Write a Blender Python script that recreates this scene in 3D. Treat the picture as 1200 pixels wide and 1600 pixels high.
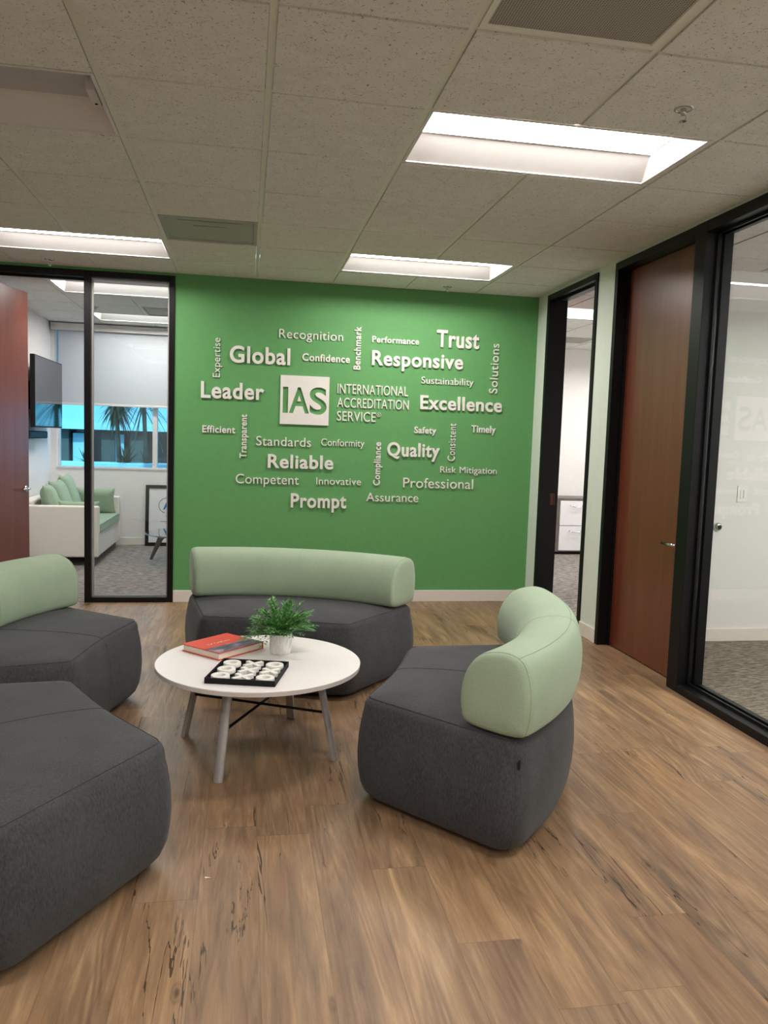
import bpy, bmesh, math, random
from mathutils import Vector, Matrix
random.seed(7)
for o in list(bpy.data.objects): bpy.data.objects.remove(o, do_unlink=True)
SC = bpy.context.scene
COL = SC.collection
R = math.radians
H = 2.671            # ceiling height
T = 0.6096           # ceiling module

# ------------------------------------------------------------------ camera
cd = bpy.data.cameras.new('camera'); cam = bpy.data.objects.new('camera', cd); COL.objects.link(cam)
cd.sensor_width = 36.0; cd.sensor_fit = 'AUTO'; cd.lens = 1232.944 * 36.0 / 1600.0
cd.clip_start = 0.05; cd.clip_end = 200
r0 = (0.9847157, -0.1710555, 0.0327868); d0 = (0.0166448, -0.0949618, -0.9953418); f0 = (0.1733722, 0.9806744, -0.0906632)
cam.matrix_world = Matrix(((r0[0], -d0[0], -f0[0], -0.05998), (r0[1], -d0[1], -f0[1], -6.652065), (r0[2], -d0[2], -f0[2], 1.395023), (0, 0, 0, 1)))
SC.camera = cam

# ------------------------------------------------------------------ exposure, world, sun
SC.view_settings.view_transform = 'Standard'; SC.view_settings.look = 'None'
SC.view_settings.gamma = 1.0; SC.view_settings.use_curve_mapping = False
SC.view_settings.exposure = 0.0
LAMP = 41.0           # emission of the lit troffers
w = bpy.data.worlds.new('World'); SC.world = w; w.use_nodes = True
bg = w.node_tree.nodes['Background']; bg.inputs[0].default_value = (0.62, 0.80, 1.0, 1); bg.inputs[1].default_value = 2.5
sd = bpy.data.lights.new('sun', 'SUN'); sd.energy = 5; sd.angle = R(1); sd.color = (1, .95, .88)
sun = bpy.data.objects.new('sun', sd); COL.objects.link(sun)
sun.rotation_euler = Vector((0.35, 0.75, -0.62)).to_track_quat('-Z', 'Y').to_euler()
sun.location = (0, 2, 12)

# ------------------------------------------------------------------ materials
def srgb(r, g, b):
    def f(c):
        c /= 255.0
        return c / 12.92 if c <= 0.04045 else ((c + 0.055) / 1.055) ** 2.4
    return (f(r), f(g), f(b), 1)

class NT:
    def __init__(s, name):
        s.m = bpy.data.materials.new(name); s.m.use_nodes = True
        s.t = s.m.node_tree; s.b = s.t.nodes['Principled BSDF']; s.out = s.t.nodes['Material Output']
    def n(s, typ, **kw):
        nd = s.t.nodes.new(typ)
        for k, v in kw.items(): setattr(nd, k, v)
        return nd
    def l(s, a, b): s.t.links.new(a, b)
    def coord(s, scale=(1, 1, 1), rot=(0, 0, 0), kind='Object'):
        tc = s.n('ShaderNodeTexCoord'); mp = s.n('ShaderNodeMapping')
        mp.inputs['Scale'].default_value = scale; mp.inputs['Rotation'].default_value = rot
        s.l(tc.outputs[kind], mp.inputs[0]); return mp.outputs[0]
    def noise(s, vec, scale, detail=4, rough=.5, dist=0):
        nd = s.n('ShaderNodeTexNoise'); nd.inputs['Scale'].default_value = scale
        nd.inputs['Detail'].default_value = detail; nd.inputs['Roughness'].default_value = rough
        nd.inputs['Distortion'].default_value = dist
        if vec is not None: s.l(vec, nd.inputs['Vector'])
        return nd.outputs['Fac']
    def ramp(s, fac, stops, interp='LINEAR'):
        nd = s.n('ShaderNodeValToRGB'); cr = nd.color_ramp; cr.interpolation = interp
        while len(cr.elements) > 1: cr.elements.remove(cr.elements[-1])
        cr.elements[0].position = stops[0][0]; cr.elements[0].color = stops[0][1]
        for p, c in stops[1:]:
            e = cr.elements.new(p); e.color = c
        s.l(fac, nd.inputs[0]); return nd.outputs[0]
    def mix(s, fac, a, b, mode='MIX'):
        nd = s.n('ShaderNodeMix', data_type='RGBA', blend_type=mode)
        for i, v in ((0, fac), (6, a), (7, b)):
            if isinstance(v, (int, float, tuple)): nd.inputs[i].default_value = v
            else: s.l(v, nd.inputs[i])
        return nd.outputs[2]
    def math(s, op, a, b=None, c=None):
        nd = s.n('ShaderNodeMath', operation=op)
        for i, v in enumerate((a, b, c)):
            if v is None: continue
            if isinstance(v, (int, float)): nd.inputs[i].default_value = v
            else: s.l(v, nd.inputs[i])
        return nd.outputs[0]
    def bump(s, h, strength=.2, dist=.01):
        nd = s.n('ShaderNodeBump'); nd.inputs['Strength'].default_value = strength; nd.inputs['Distance'].default_value = dist
        s.l(h, nd.inputs['Height']); s.l(nd.outputs[0], s.b.inputs['Normal'])
    def set(s, col=None, rough=None, metal=None, spec=None):
        if col is not None:
            if isinstance(col, tuple): s.b.inputs['Base Color'].default_value = col
            else: s.l(col, s.b.inputs['Base Color'])
        if rough is not None: s.b.inputs['Roughness'].default_value = rough
        if metal is not None: s.b.inputs['Metallic'].default_value = metal
        if spec is not None: s.b.inputs['Specular IOR Level'].default_value = spec
        return s.m

def plain(name, col, rough=.5, metal=0, spec=.5, var=.06, scale=30, bump=0):
    k = NT(name); c = k.coord()
    f = k.noise(c, scale, 3)
    a = tuple(min(1, x * (1 - var)) for x in col[:3]) + (1,); b = tuple(min(1, x * (1 + var)) for x in col[:3]) + (1,)
    k.set(k.ramp(f, [(.3, a), (.7, b)]), rough, metal, spec)
    if bump: k.bump(f, bump, .002)
    return k.m

def fabric(name, col, var=.25, scale=260, stretch=(1, 1, 1), bump=.25, sheen=.25):
    k = NT(name); c = k.coord(stretch)
    f = k.noise(c, scale, 3, .7); g = k.noise(k.coord(), 6, 3)
    f2 = k.math('ADD', k.math('MULTIPLY', f, .75), k.math('MULTIPLY', g, .25))
    a = tuple(x * (1 - var) for x in col[:3]) + (1,); b = tuple(min(1, x * (1 + var)) for x in col[:3]) + (1,)
    k.set(k.ramp(f2, [(.32, a), (.68, b)]), .95, 0, .15)
    k.b.inputs['Sheen Weight'].default_value = sheen; k.b.inputs['Sheen Roughness'].default_value = .5
    k.bump(f, bump, .002); return k.m

def emit(name, col, strength):
    k = NT(name); k.set((.8, .8, .8, 1), .5)
    k.b.inputs['Emission Color'].default_value = col; k.b.inputs['Emission Strength'].default_value = strength
    return k.m

def glass(name, tint=(.96, .98, .97, 1), boost=1.0, spec=.04):
    k = NT(name); t = k.t
    geo = k.n('ShaderNodeNewGeometry'); dp = k.n('ShaderNodeVectorMath', operation='DOT_PRODUCT')
    k.l(geo.outputs['Normal'], dp.inputs[0]); k.l(geo.outputs['Incoming'], dp.inputs[1])
    c = k.math('SUBTRACT', 1.0, k.math('ABSOLUTE', dp.outputs['Value']))
    fr = k.math('MULTIPLY', k.math('ADD', k.math('MULTIPLY', k.math('POWER', c, 5.0), 1 - spec), spec), boost)
    tr = k.n('ShaderNodeBsdfTransparent'); tr.inputs[0].default_value = tint
    gl = k.n('ShaderNodeBsdfGlossy'); gl.inputs['Roughness'].default_value = .0
    mx = k.n('ShaderNodeMixShader'); k.l(fr, mx.inputs[0]); k.l(tr.outputs[0], mx.inputs[1]); k.l(gl.outputs[0], mx.inputs[2])
    k.l(mx.outputs[0], k.out.inputs['Surface']); return k.m

def mat_floor():
    k = NT('wood_plank'); tc = k.n('ShaderNodeTexCoord'); sp = k.n('ShaderNodeSeparateXYZ'); k.l(tc.outputs['Object'], sp.inputs[0])
    X, Y = sp.outputs[0], sp.outputs[1]
    W, L = .182, 1.22
    u = k.math('DIVIDE', X, W); row = k.math('FLOOR', u); fu = k.math('FRACT', u)
    wn = k.n('ShaderNodeTexWhiteNoise', noise_dimensions='1D'); k.l(row, wn.inputs['W'])
    v = k.math('ADD', k.math('DIVIDE', Y, L), k.math('MULTIPLY', wn.outputs['Value'], 7.31)); cell = k.math('FLOOR', v); fv = k.math('FRACT', v)
    cb = k.n('ShaderNodeCombineXYZ'); k.l(row, cb.inputs[0]); k.l(cell, cb.inputs[1])
    w2 = k.n('ShaderNodeTexWhiteNoise', noise_dimensions='2D'); k.l(cb.outputs[0], w2.inputs['Vector'])
    pid = w2.outputs['Value']
    # per-plank shifted coordinates
    off = k.n('ShaderNodeVectorMath', operation='MULTIPLY_ADD')
    k.l(w2.outputs['Color'], off.inputs[0]); off.inputs[1].default_value = (13.7, 9.1, 5.3); k.l(tc.outputs['Object'], off.inputs[2])
    def mp(sc):
        m = k.n('ShaderNodeMapping'); m.inputs['Scale'].default_value = sc; k.l(off.outputs[0], m.inputs[0]); return m.outputs[0]
    broad = k.noise(mp((7.5, 1.1, 1)), 1, 5, .62, 1.3)
    mid = k.noise(mp((26, 2.0, 1)), 1, 5, .66, 1.1)
    fine = k.noise(mp((120, 7, 1)), 1, 5, .7, .6)
    # cathedral grain: contour lines of a stretched noise
    cn = k.noise(mp((5.0, .5, 1)), 1, 2, .45, .5)
    ring = k.math('MULTIPLY_ADD', k.math('SINE', k.math('MULTIPLY', cn, 120.0)), .5, .5)
    g = k.math('ADD', k.math('MULTIPLY', broad, .44), k.math('ADD', k.math('MULTIPLY', mid, .38), k.math('MULTIPLY', fine, .18)))
    c1 = k.ramp(g, [(.35, srgb(78, 58, 43)), (.43, srgb(116, 91, 68)), (.49, srgb(140, 111, 82)), (.54, srgb(158, 126, 93)), (.60, srgb(180, 147, 108)), (.66, srgb(204, 170, 127))])
    tint = k.ramp(k.noise(mp((10, 1.2, 1)), 1, 3), [(.4, srgb(118, 104, 92)), (.6, srgb(150, 110, 78))])
    c1 = k.mix(.22, c1, tint)
    rg = k.ramp(k.noise(mp((6, 1.1, 1)), 1, 2), [(.42, (0, 0, 0, 1)), (.6, (1, 1, 1, 1))])
    c2 = k.mix(k.math('MULTIPLY', k.math('MULTIPLY', ring, rg), .5), c1, srgb(84, 60, 42), 'MIX')
    # plank tone
    c3 = k.mix(.24, c2, k.ramp(pid, [(0, srgb(92, 76, 62)), (.35, srgb(138, 110, 82)), (.7, srgb(124, 105, 87)), (1, srgb(166, 133, 96))]))
    # long dark cracks
    ck = k.noise(mp((7, .42, 1)), 1, 5, .6, .35)
    line = k.math('ABSOLUTE', k.math('SUBTRACT', ck, .5))
    gate = k.ramp(k.noise(mp((4.2, 1.1, 1)), 1, 3), [(.50, (0, 0, 0, 1)), (.56, (1, 1, 1, 1))])
    crack = k.math('MULTIPLY', k.math('LESS_THAN', line, .0042), gate)
    c4 = k.mix(k.math('MULTIPLY', crack, .82), c3, srgb(44, 32, 24))
    # knots
    vo = k.n('ShaderNodeTexVoronoi'); vo.inputs['Scale'].default_value = 1; k.l(mp((5.6, 2.3, 1)), vo.inputs['Vector'])
    sv = k.n('ShaderNodeSeparateColor'); k.l(vo.outputs['Color'], sv.inputs[0])
    kd = k.math('ADD', vo.outputs['Distance'], k.math('MULTIPLY', k.math('SUBTRACT', fine, .5), .05))
    kn = k.ramp(kd, [(.02, (1, 1, 1, 1)), (.045, (.45, .45, .45, 1)), (.06, (.15, .15, .15, 1)), (.075, (.5, .5, .5, 1)), (.11, (0, 0, 0, 1))])
    c5 = k.mix(k.math('MULTIPLY', k.math('MULTIPLY', kn, k.math('GREATER_THAN', sv.outputs[0], .62)), .75), c4, srgb(58, 42, 31))
    # joints
    ju = k.math('LESS_THAN', k.math('MINIMUM', fu, k.math('SUBTRACT', 1.0, fu)), .007)
    jv = k.math('LESS_THAN', k.math('MINIMUM', fv, k.math('SUBTRACT', 1.0, fv)), .0013)
    c6 = k.mix(k.math('MULTIPLY', k.math('MAXIMUM', ju, jv), .28), c5, srgb(60, 44, 34))
    k.set(c6, .42, 0, .4); k.bump(fine, .08, .002); return k.m

def mat_ceiling():
    k = NT('ceiling_tile'); c = k.coord()
    vo = k.noise(k.coord((1, 1, 1), (0, 0, .6)), 105, 2, .6, 1.2)
    g = k.noise(c, 14, 3)
    base = k.ramp(g, [(.3, srgb(219, 217, 213)), (.7, srgb(227, 225, 221))])
    sp = k.ramp(vo, [(.0, (1, 1, 1, 1)), (.335, (1, 1, 1, 1)), (.375, (0, 0, 0, 1))])
    k.set(k.mix(k.math('MULTIPLY', sp, .75), base, srgb(104, 94, 86)), .95, 0, .1)
    k.bump(k.noise(c, 160, 3), .25, .002); return k.m

def mat_carpet(name, a, b, c_):
    k = NT(name); f = k.noise(k.coord((9, 42, 1)), 1.6, 4, .65, .5); f2 = k.noise(k.coord((1, 1, 1)), 190, 2)
    g = k.math('ADD', k.math('MULTIPLY', f, .75), k.math('MULTIPLY', f2, .25))
    k.set(k.ramp(g, [(.40, a), (.49, b), (.57, c_)]), 1, 0, .05); k.bump(f2, .4, .004); return k.m

def mat_door():
    k = NT('cherry_veneer'); f = k.noise(k.coord((22, 22, 1.0)), 1, 4, .6, .6); f2 = k.noise(k.coord((160, 160, 3)), 1, 3)
    g = k.math('ADD', k.math('MULTIPLY', f, .7), k.math('MULTIPLY', f2, .3))
    k.set(k.ramp(g, [(.3, srgb(92, 40, 24)), (.5, srgb(104, 50, 32)), (.7, srgb(118, 60, 38))]), .33, 0, .9); return k.m

def mat_marble():
    k = NT('white_marble'); f = k.noise(k.coord((1, 1, .3)), 26, 4, .6, 1.2)
    v = k.math('ABSOLUTE', k.math('SUBTRACT', f, .5))
    k.set(k.ramp(v, [(0, srgb(206, 201, 196)), (.025, srgb(226, 222, 217)), (.08, srgb(237, 234, 230))]), .35); return k.m

def mat_leaf():
    k = NT('leaf_green'); f = k.noise(k.coord(), 60, 3)
    k.set(k.ramp(f, [(.3, srgb(44, 92, 42)), (.52, srgb(82, 142, 68)), (.7, srgb(132, 182, 104))]), .5, 0, .4)
    return k.m

def mat_perf():
    k = NT('perforated_steel'); tc = k.n('ShaderNodeTexCoord'); sp = k.n('ShaderNodeSeparateXYZ'); k.l(tc.outputs['Object'], sp.inputs[0])
    a = k.math('SINE', k.math('MULTIPLY', sp.outputs[0], 760)); b = k.math('SINE', k.math('MULTIPLY', sp.outputs[1], 760))
    h = k.math('GREATER_THAN', k.math('ADD', a, b), .55)
    k.set(k.mix(h, srgb(172, 166, 160), srgb(92, 87, 83)), .6, .1, .3); return k.m

M = {}
M['wood_floor'] = mat_floor(); M['tile'] = mat_ceiling(); M['door'] = mat_door(); M['marble'] = mat_marble(); M['leaf'] = mat_leaf(); M['perf'] = mat_perf()
M['carpet'] = mat_carpet('grey_carpet', srgb(80, 76, 74), srgb(126, 120, 116), srgb(160, 153, 147))
M['carpet2'] = mat_carpet('taupe_carpet', srgb(74, 68, 62), srgb(112, 104, 95), srgb(146, 137, 126))
M['green'] = plain('green_paint', srgb(97, 157, 95), .6, 0, .35, .03, 20)
M['white'] = plain('white_paint', srgb(228, 226, 224), .75, 0, .25, .015, 20)
M['pale'] = plain('pale_green_white_paint', srgb(216, 224, 212), .75, 0, .25, .015, 20)
M['base'] = plain('baseboard_vinyl', srgb(226, 218, 210), .5, 0, .4, .02, 20)
M['black'] = plain('black_frame', srgb(11, 11, 13), .42, 0, .25, .1, 40)
M['blackm'] = plain('black_matte', srgb(14, 14, 15), .7, 0, .3, .1, 40)
M['tee'] = plain('grid_metal', srgb(222, 222, 212), .5, 0, .4, .02, 20)
M['fix'] = plain('fixture_white', srgb(214, 210, 208), .5, 0, .4, .02, 20)
M['fixoff'] = plain('fixture_lilac_white', srgb(182, 178, 182), .45, 0, .4, .02, 20)
M['lens'] = emit('lit_lens', (1, .965, .93, 1), LAMP)
M['lens2'] = emit('lit_lens_bright', (1, .97, .95, 1), LAMP * 1.5)
M['chrome'] = plain('chrome', srgb(205, 205, 208), .18, 1, .5, .03, 30)
M['alu'] = plain('brushed_aluminium', srgb(176, 173, 169), .42, .35, .5, .06, 60)
M['dark'] = fabric('charcoal_fabric', srgb(66, 66, 68), .40, 190, (1, 1, .35), .4, .10)
M['sage'] = fabric('sage_fabric', srgb(155, 172, 147), .14, 260, (1, 1, 1), .3, .12)
M['seam'] = plain('charcoal_thread', srgb(72, 70, 71), .9, 0, .1)
M['seamg'] = plain('sage_thread', srgb(140, 157, 131), .9, 0, .1)
M['top'] = plain('white_laminate', srgb(232, 226, 224), .35, 0, .45, .012, 8)
M['edge'] = plain('laminate_edge', srgb(214, 206, 200), .4, 0, .4, .03, 30)
M['red'] = plain('red_cover', srgb(214, 62, 40), .45, 0, .4, .05, 30)
M['paper'] = plain('book_pages', srgb(232, 222, 206), .8, 0, .2, .06, 300)
M['ceramic'] = plain('white_ceramic', srgb(236, 232, 226), .35, 0, .5, .02, 20)
M['letter'] = plain('white_acrylic', srgb(232, 228, 222), .35, 0, .45, .02, 20)
M['bronze'] = plain('bronze_hinge', srgb(92, 62, 50), .4, .8, .5, .1)
M['glass'] = glass('clear_glass', (.95, .975, .965, 1), 1.5)
M['tint'] = glass('blue_tinted_glass', (.42, .80, .94, 1), 1.2)
M['cglass'] = glass('table_glass', (.82, .93, .93, 1), 1.6)
M['ofab'] = fabric('ivory_upholstery', srgb(226, 220, 210), .05, 300, (1, 1, 1), .1, .1)
M['ogrn'] = fabric('pale_green_cushion', srgb(150, 172, 148), .10, 300, (1, 1, 1), .15, .1)
M['screen'] = plain('screen_glass', srgb(10, 10, 12), .04, 0, 1.0, .02)
def mat_shade():
    k = NT('shade_cloth'); f = k.noise(k.coord(), 200, 2); c = k.ramp(f, [(.3, srgb(206, 208, 212)), (.7, srgb(214, 216, 219))])
    k.set(c, .9, 0, .1); tr = k.n('ShaderNodeBsdfTranslucent'); k.l(c, tr.inputs[0]); mx = k.n('ShaderNodeMixShader'); mx.inputs[0].default_value = .3
    k.l(k.b.outputs[0], mx.inputs[1]); k.l(tr.outputs[0], mx.inputs[2]); k.l(mx.outputs[0], k.out.inputs['Surface']); return k.m
M['shade'] = mat_shade()
M['oak'] = plain('grey_laminate', srgb(112, 104, 98), .5, 0, .3, .15, 40)
M['drawer'] = plain('white_drawer', srgb(232, 230, 232), .4, 0, .4, .01)
M['walnut'] = plain('brown_leg', srgb(98, 88, 80), .5, 0, .3, .1)
M['blue'] = plain('blue_ink', srgb(34, 98, 190), .5)
M['ink'] = plain('dark_ink', srgb(60, 62, 68), .6)
M['poster'] = plain('poster_paper', srgb(222, 222, 224), .3, 0, .6, .01)
M['facade'] = plain('facade_render', srgb(205, 214, 220), .8, 0, .2, .04, 2)
M['facade_dark'] = plain('facade_window', srgb(40, 44, 52), .25, 0, .6, .2, 2)
M['facade_brown'] = plain('facade_column', srgb(112, 92, 84), .7, 0, .3, .1, 2)
M['asphalt'] = plain('asphalt', srgb(98, 98, 100), .9, 0, .2, .1, 5)
M['kerb'] = plain('kerb_concrete', srgb(220, 224, 226), .8, 0, .2, .05, 5)
M['palm'] = plain('palm_leaf', srgb(56, 66, 48), .6, 0, .3, .3, 10)
M['trunk'] = plain('palm_trunk', srgb(104, 88, 74), .9, 0, .2, .3, 20)
M['soil'] = plain('potting_soil', srgb(48, 36, 28), 1, 0, .1, .3, 60)
M['vent'] = plain('diffuser_grey', srgb(164, 165, 158), .6, 0, .3, .05, 40)

def mat_cover():
    k = NT('book_photo_strip'); f = k.noise(k.coord((8, 22, 1)), 1.3, 4, .6, .6)
    k.set(k.ramp(f, [(.25, srgb(38, 30, 40)), (.45, srgb(82, 72, 92)), (.56, srgb(134, 112, 142)), (.66, srgb(205, 160, 178)), (.75, srgb(120, 42, 50))]), .35); return k.m
M['photo'] = mat_cover()

# ------------------------------------------------------------------ mesh helpers
class MB:
    def __init__(s): s.v = []; s.f = []
    def add(s, vs, fs):
        n = len(s.v); s.v += [tuple(v) for v in vs]; s.f += [tuple(i + n for i in f) for f in fs]; return s
    def box(s, x0, x1, y0, y1, z0, z1):
        return s.add([(x0, y0, z0), (x1, y0, z0), (x1, y1, z0), (x0, y1, z0), (x0, y0, z1), (x1, y0, z1), (x1, y1, z1), (x0, y1, z1)],
                     [(3, 2, 1, 0), (4, 5, 6, 7), (0, 1, 5, 4), (1, 2, 6, 5), (2, 3, 7, 6), (3, 0, 4, 7)])
    def quad(s, a, b, c, d): return s.add([a, b, c, d], [(0, 1, 2, 3)])
    def tube(s, pts, r, n=8, caps=True):
        pts = [Vector(p) for p in pts]; rs = r if isinstance(r, (list, tuple)) else [r] * len(pts)
        vs = []; up = None
        for i, p in enumerate(pts):
            d = (pts[min(i + 1, len(pts) - 1)] - pts[max(i - 1, 0)]).normalized()
            if up is None: up = Vector((0, 0, 1)) if abs(d.z) < .9 else Vector((1, 0, 0))
            a = d.cross(up).normalized(); b = a.cross(d).normalized(); up = b
            for k in range(n):
                t = 2 * math.pi * k / n; vs.append(p + a * math.cos(t) * rs[i] + b * math.sin(t) * rs[i])
        fs = []
        for i in range(len(pts) - 1):
            for k in range(n):
                fs.append((i * n + k, i * n + (k + 1) % n, (i + 1) * n + (k + 1) % n, (i + 1) * n + k))
        if caps: fs += [tuple(range(n)), tuple(reversed(range((len(pts) - 1) * n, len(pts) * n)))]
        return s.add(vs, fs)
    def lathe(s, prof, c=(0, 0, 0), n=32, axis='z'):
        vs = []; fs = []
        for r, h in prof:
            for k in range(n):
                t = 2 * math.pi * k / n; x, y = r * math.cos(t), r * math.sin(t)
                p = {'z': (x, y, h), 'y': (x, h, y), 'x': (h, x, y)}[axis]
                vs.append((p[0] + c[0], p[1] + c[1], p[2] + c[2]))
        m = len(prof)
        for i in range(m - 1):
            for k in range(n):
                fs.append((i * n + k, i * n + (k + 1) % n, (i + 1) * n + (k + 1) % n, (i + 1) * n + k))
        fs += [tuple(range(n)), tuple(range((m - 1) * n, m * n))]
        return s.add(vs, fs)
    def prism(s, poly, z0, z1):
        n = len(poly); vs = [(x, y, z0) for x, y in poly] + [(x, y, z1) for x, y in poly]
        return s.add(vs, [tuple(reversed(range(n))), tuple(range(n, 2 * n))] + [(i, (i + 1) % n, n + (i + 1) % n, n + i) for i in range(n)])
    def loft(s, rings, cap0=True, cap1=True):
        n = len(rings[0]); vs = [p for r in rings for p in r]; fs = []
        for i in range(len(rings) - 1):
            for k in range(n):
                fs.append((i * n + k, i * n + (k + 1) % n, (i + 1) * n + (k + 1) % n, (i + 1) * n + k))
        if cap0: fs.append(tuple(reversed(range(n))))
        if cap1: fs.append(tuple(range((len(rings) - 1) * n, len(rings) * n)))
        return s.add(vs, fs)
    def build(s, name, m, parent=None, bevel=0, smooth=False, seg=2, sub=0):
        me = bpy.data.meshes.new(name)
        if parent is not None:   # geometry is written in world space unless the parent is marked local
            off = Vector(parent.get('_o', (0, 0, 0)))
            vs = [tuple(Vector(v) - off) for v in s.v]
        else: vs = s.v
        me.from_pydata(vs, [], s.f); me.update()
        b = bmesh.new(); b.from_mesh(me); bmesh.ops.recalc_face_normals(b, faces=b.faces); b.to_mesh(me); b.free()
        me.materials.append(M[m])
        if smooth: me.shade_smooth()
        o = bpy.data.objects.new(name, me); COL.objects.link(o)
        if parent is not None: o.parent = parent
        if bevel:
            bv = o.modifiers.new('bevel', 'BEVEL'); bv.width = bevel; bv.segments = seg; bv.limit_method = 'ANGLE'; bv.angle_limit = R(40)
            me.shade_smooth()
            bv.harden_normals = True
        if sub:
            sm = o.modifiers.new('sub', 'SUBSURF'); sm.levels = sub; sm.render_levels = sub
        return o

def tag(o, label, cat, group=None, kind=None):
    o['label'] = label; o['category'] = cat
    if group: o['group'] = group
    if kind: o['kind'] = kind
    return o

def thing(name, label, cat, loc=(0, 0, 0), group=None, kind=None, rz=0, local=False):
    o = bpy.data.objects.new(name, None); COL.objects.link(o); o.empty_display_size = .1
    o.location = loc; o.rotation_euler = (0, 0, rz)
    if not local: OFF[o.name] = loc
    o['_o'] = (0.0, 0.0, 0.0) if local else tuple(float(x) for x in loc)
    return tag(o, label, cat, group, kind)
OFF = {}

def copy_tree(o, parent=None):
    c = o.copy(); COL.objects.link(c)
    if parent is not None: c.parent = parent
    for ch in list(o.children): copy_tree(ch, c)
    return c

def struct(name, mb, m, label, cat, **kw):
    return tag(mb.build(name, m, None, **kw), label, cat, None, 'structure')

# ------------------------------------------------------------------ shell
XR = 2.42; XO = 2.56           # right wall faces
struct('floor', MB().box(-4.2, XR + .01, -9.6, -.005, -.05, 0).box(XR + .01, 2.503, -2.46, -1.5, -.05, 0).box(XR + .01, 2.49, -1.155, -.27, -.05, 0), 'wood_floor', 'brown wood plank floor of the lounge', 'floor')
struct('floor.001', MB().box(-2.5, 1.3, -.005, 3.6, -.05, 0), 'carpet', 'grey carpet in the office behind the glass left of the green wall', 'floor')
struct('floor.002', MB().box(2.49, 5.4, -1.155, 3.5, -.05, 0).box(2.503, 5.4, -1.4, -1.155, -.05, 0), 'carpet', 'grey carpet in the room with the file cabinet', 'floor')
struct('floor.003', MB().box(2.503, 5.4, -2.46, -1.4, -.05, 0).box(XR + .01, 5.4, -5.2, -2.46, -.05, 0), 'carpet2', 'taupe carpet behind the glass at the right', 'floor')
# green feature wall and its continuation over and beside the office front
g = MB(); g.box(-.64, XR, 0, .06, 0, H); g.box(-2.26, -.64, 0, .06, 2.645, H); g.box(-4.2, -2.26, 0, .06, 0, H)
struct('wall_back', g, 'green', 'bright green feature wall carrying white words', 'wall')
g = MB(); g.box(-.64, 1.3, .06, .12, 0, H); g.box(-2.26, -.64, .06, .12, 2.645, H); g.box(-2.5, -2.26, .06, .12, 0, H)
struct('wall_back.001', g, 'white', 'white office side of the front wall', 'wall')
g = MB(); g.box(XR, XO, -.23, 3.45, 0, H); g.box(XR, XO, -1.47, -1.195, 0, H); g.box(XR, XO, -1.195, -.23, 2.645, H); g.box(XR, XO, -4.6, -1.47, 2.652, H); g.box(XR, XO, -9.6, -4.6, 0, H)
struct('wall_right', g, 'pale', 'pale wall with the doors at the right', 'wall')
struct('wall_left', MB().box(-4.32, -4.2, -9.6, .06, 0, H), 'white', 'white wall at the left of the lounge, out of view', 'wall')
struct('wall_front', MB().box(-4.32, XO, -9.72, -9.6, 0, H), 'white', 'white wall behind the viewer', 'wall')
struct('wall_left.001', MB().box(-2.5, -2.38, .12, 3.6, 0, H), 'white', 'white office wall with the television', 'wall')
struct('wall_right.001', MB().box(1.2, 1.3, .12, 3.6, 0, H), 'white', 'far side wall of the office, out of view', 'wall')
g = MB(); g.box(-2.38, 1.2, 3.45, 3.6, 0, .93); g.box(-2.38, -2.31, 3.45, 3.6, .93, H); g.box(.9, 1.2, 3.45, 3.6, .93, H); g.box(-2.31, .9, 3.45, 3.6, 2.6, H)
struct('wall_back.002', g, 'white', 'office wall under and around the window', 'wall')
struct('wall_back.003', MB().box(XO, 5.4, 3.33, 3.45, 0, H), 'white', 'white wall behind the file cabinet', 'wall')
struct('wall_right.002', MB().box(5.2, 5.32, -5.2, 3.33, 0, H), 'white', 'far wall of the right-hand rooms, out of view', 'wall')
struct('wall_back.004', MB().box(XO, 5.2, -1.45, -1.33, 0, H), 'white', 'white partition behind the right-hand glass', 'wall')
struct('wall_front.001', MB().box(XO, 5.2, -5.12, -5.0, 0, H), 'white', 'near wall of the glass-fronted room, out of view', 'wall')

def baseboard(name, pieces, label):
    g = MB()
    for p in pieces: g.box(*p)
    struct(name, g, 'base', label, 'baseboard', bevel=.003)
baseboard('baseboard_back', [(-.638, XR, -.012, 0, 0, .1)], 'pale vinyl baseboard along the green wall')
baseboard('baseboard_right', [(XR - .012, XR, -.23, -.012, 0, .1), (XR - .012, XR, -1.468, -1.197, 0, .1)], 'pale baseboard beside the right-hand doors')
baseboard('baseboard_back.001', [(-2.38, 1.2, 3.438, 3.45, 0, .09)], 'pale baseboard under the office window')
baseboard('baseboard_left', [(-2.38, -2.368, .13, 3.438, 0, .09)], 'pale baseboard on the television wall')
baseboard('baseboard_back.002', [(XO, 5.2, -1.462, -1.45, 0, .095)], 'pale baseboard behind the right-hand glass')
baseboard('baseboard_back.003', [(XO, 5.2, 3.318, 3.33, 0, .095)], 'pale baseboard behind the file cabinet')

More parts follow.
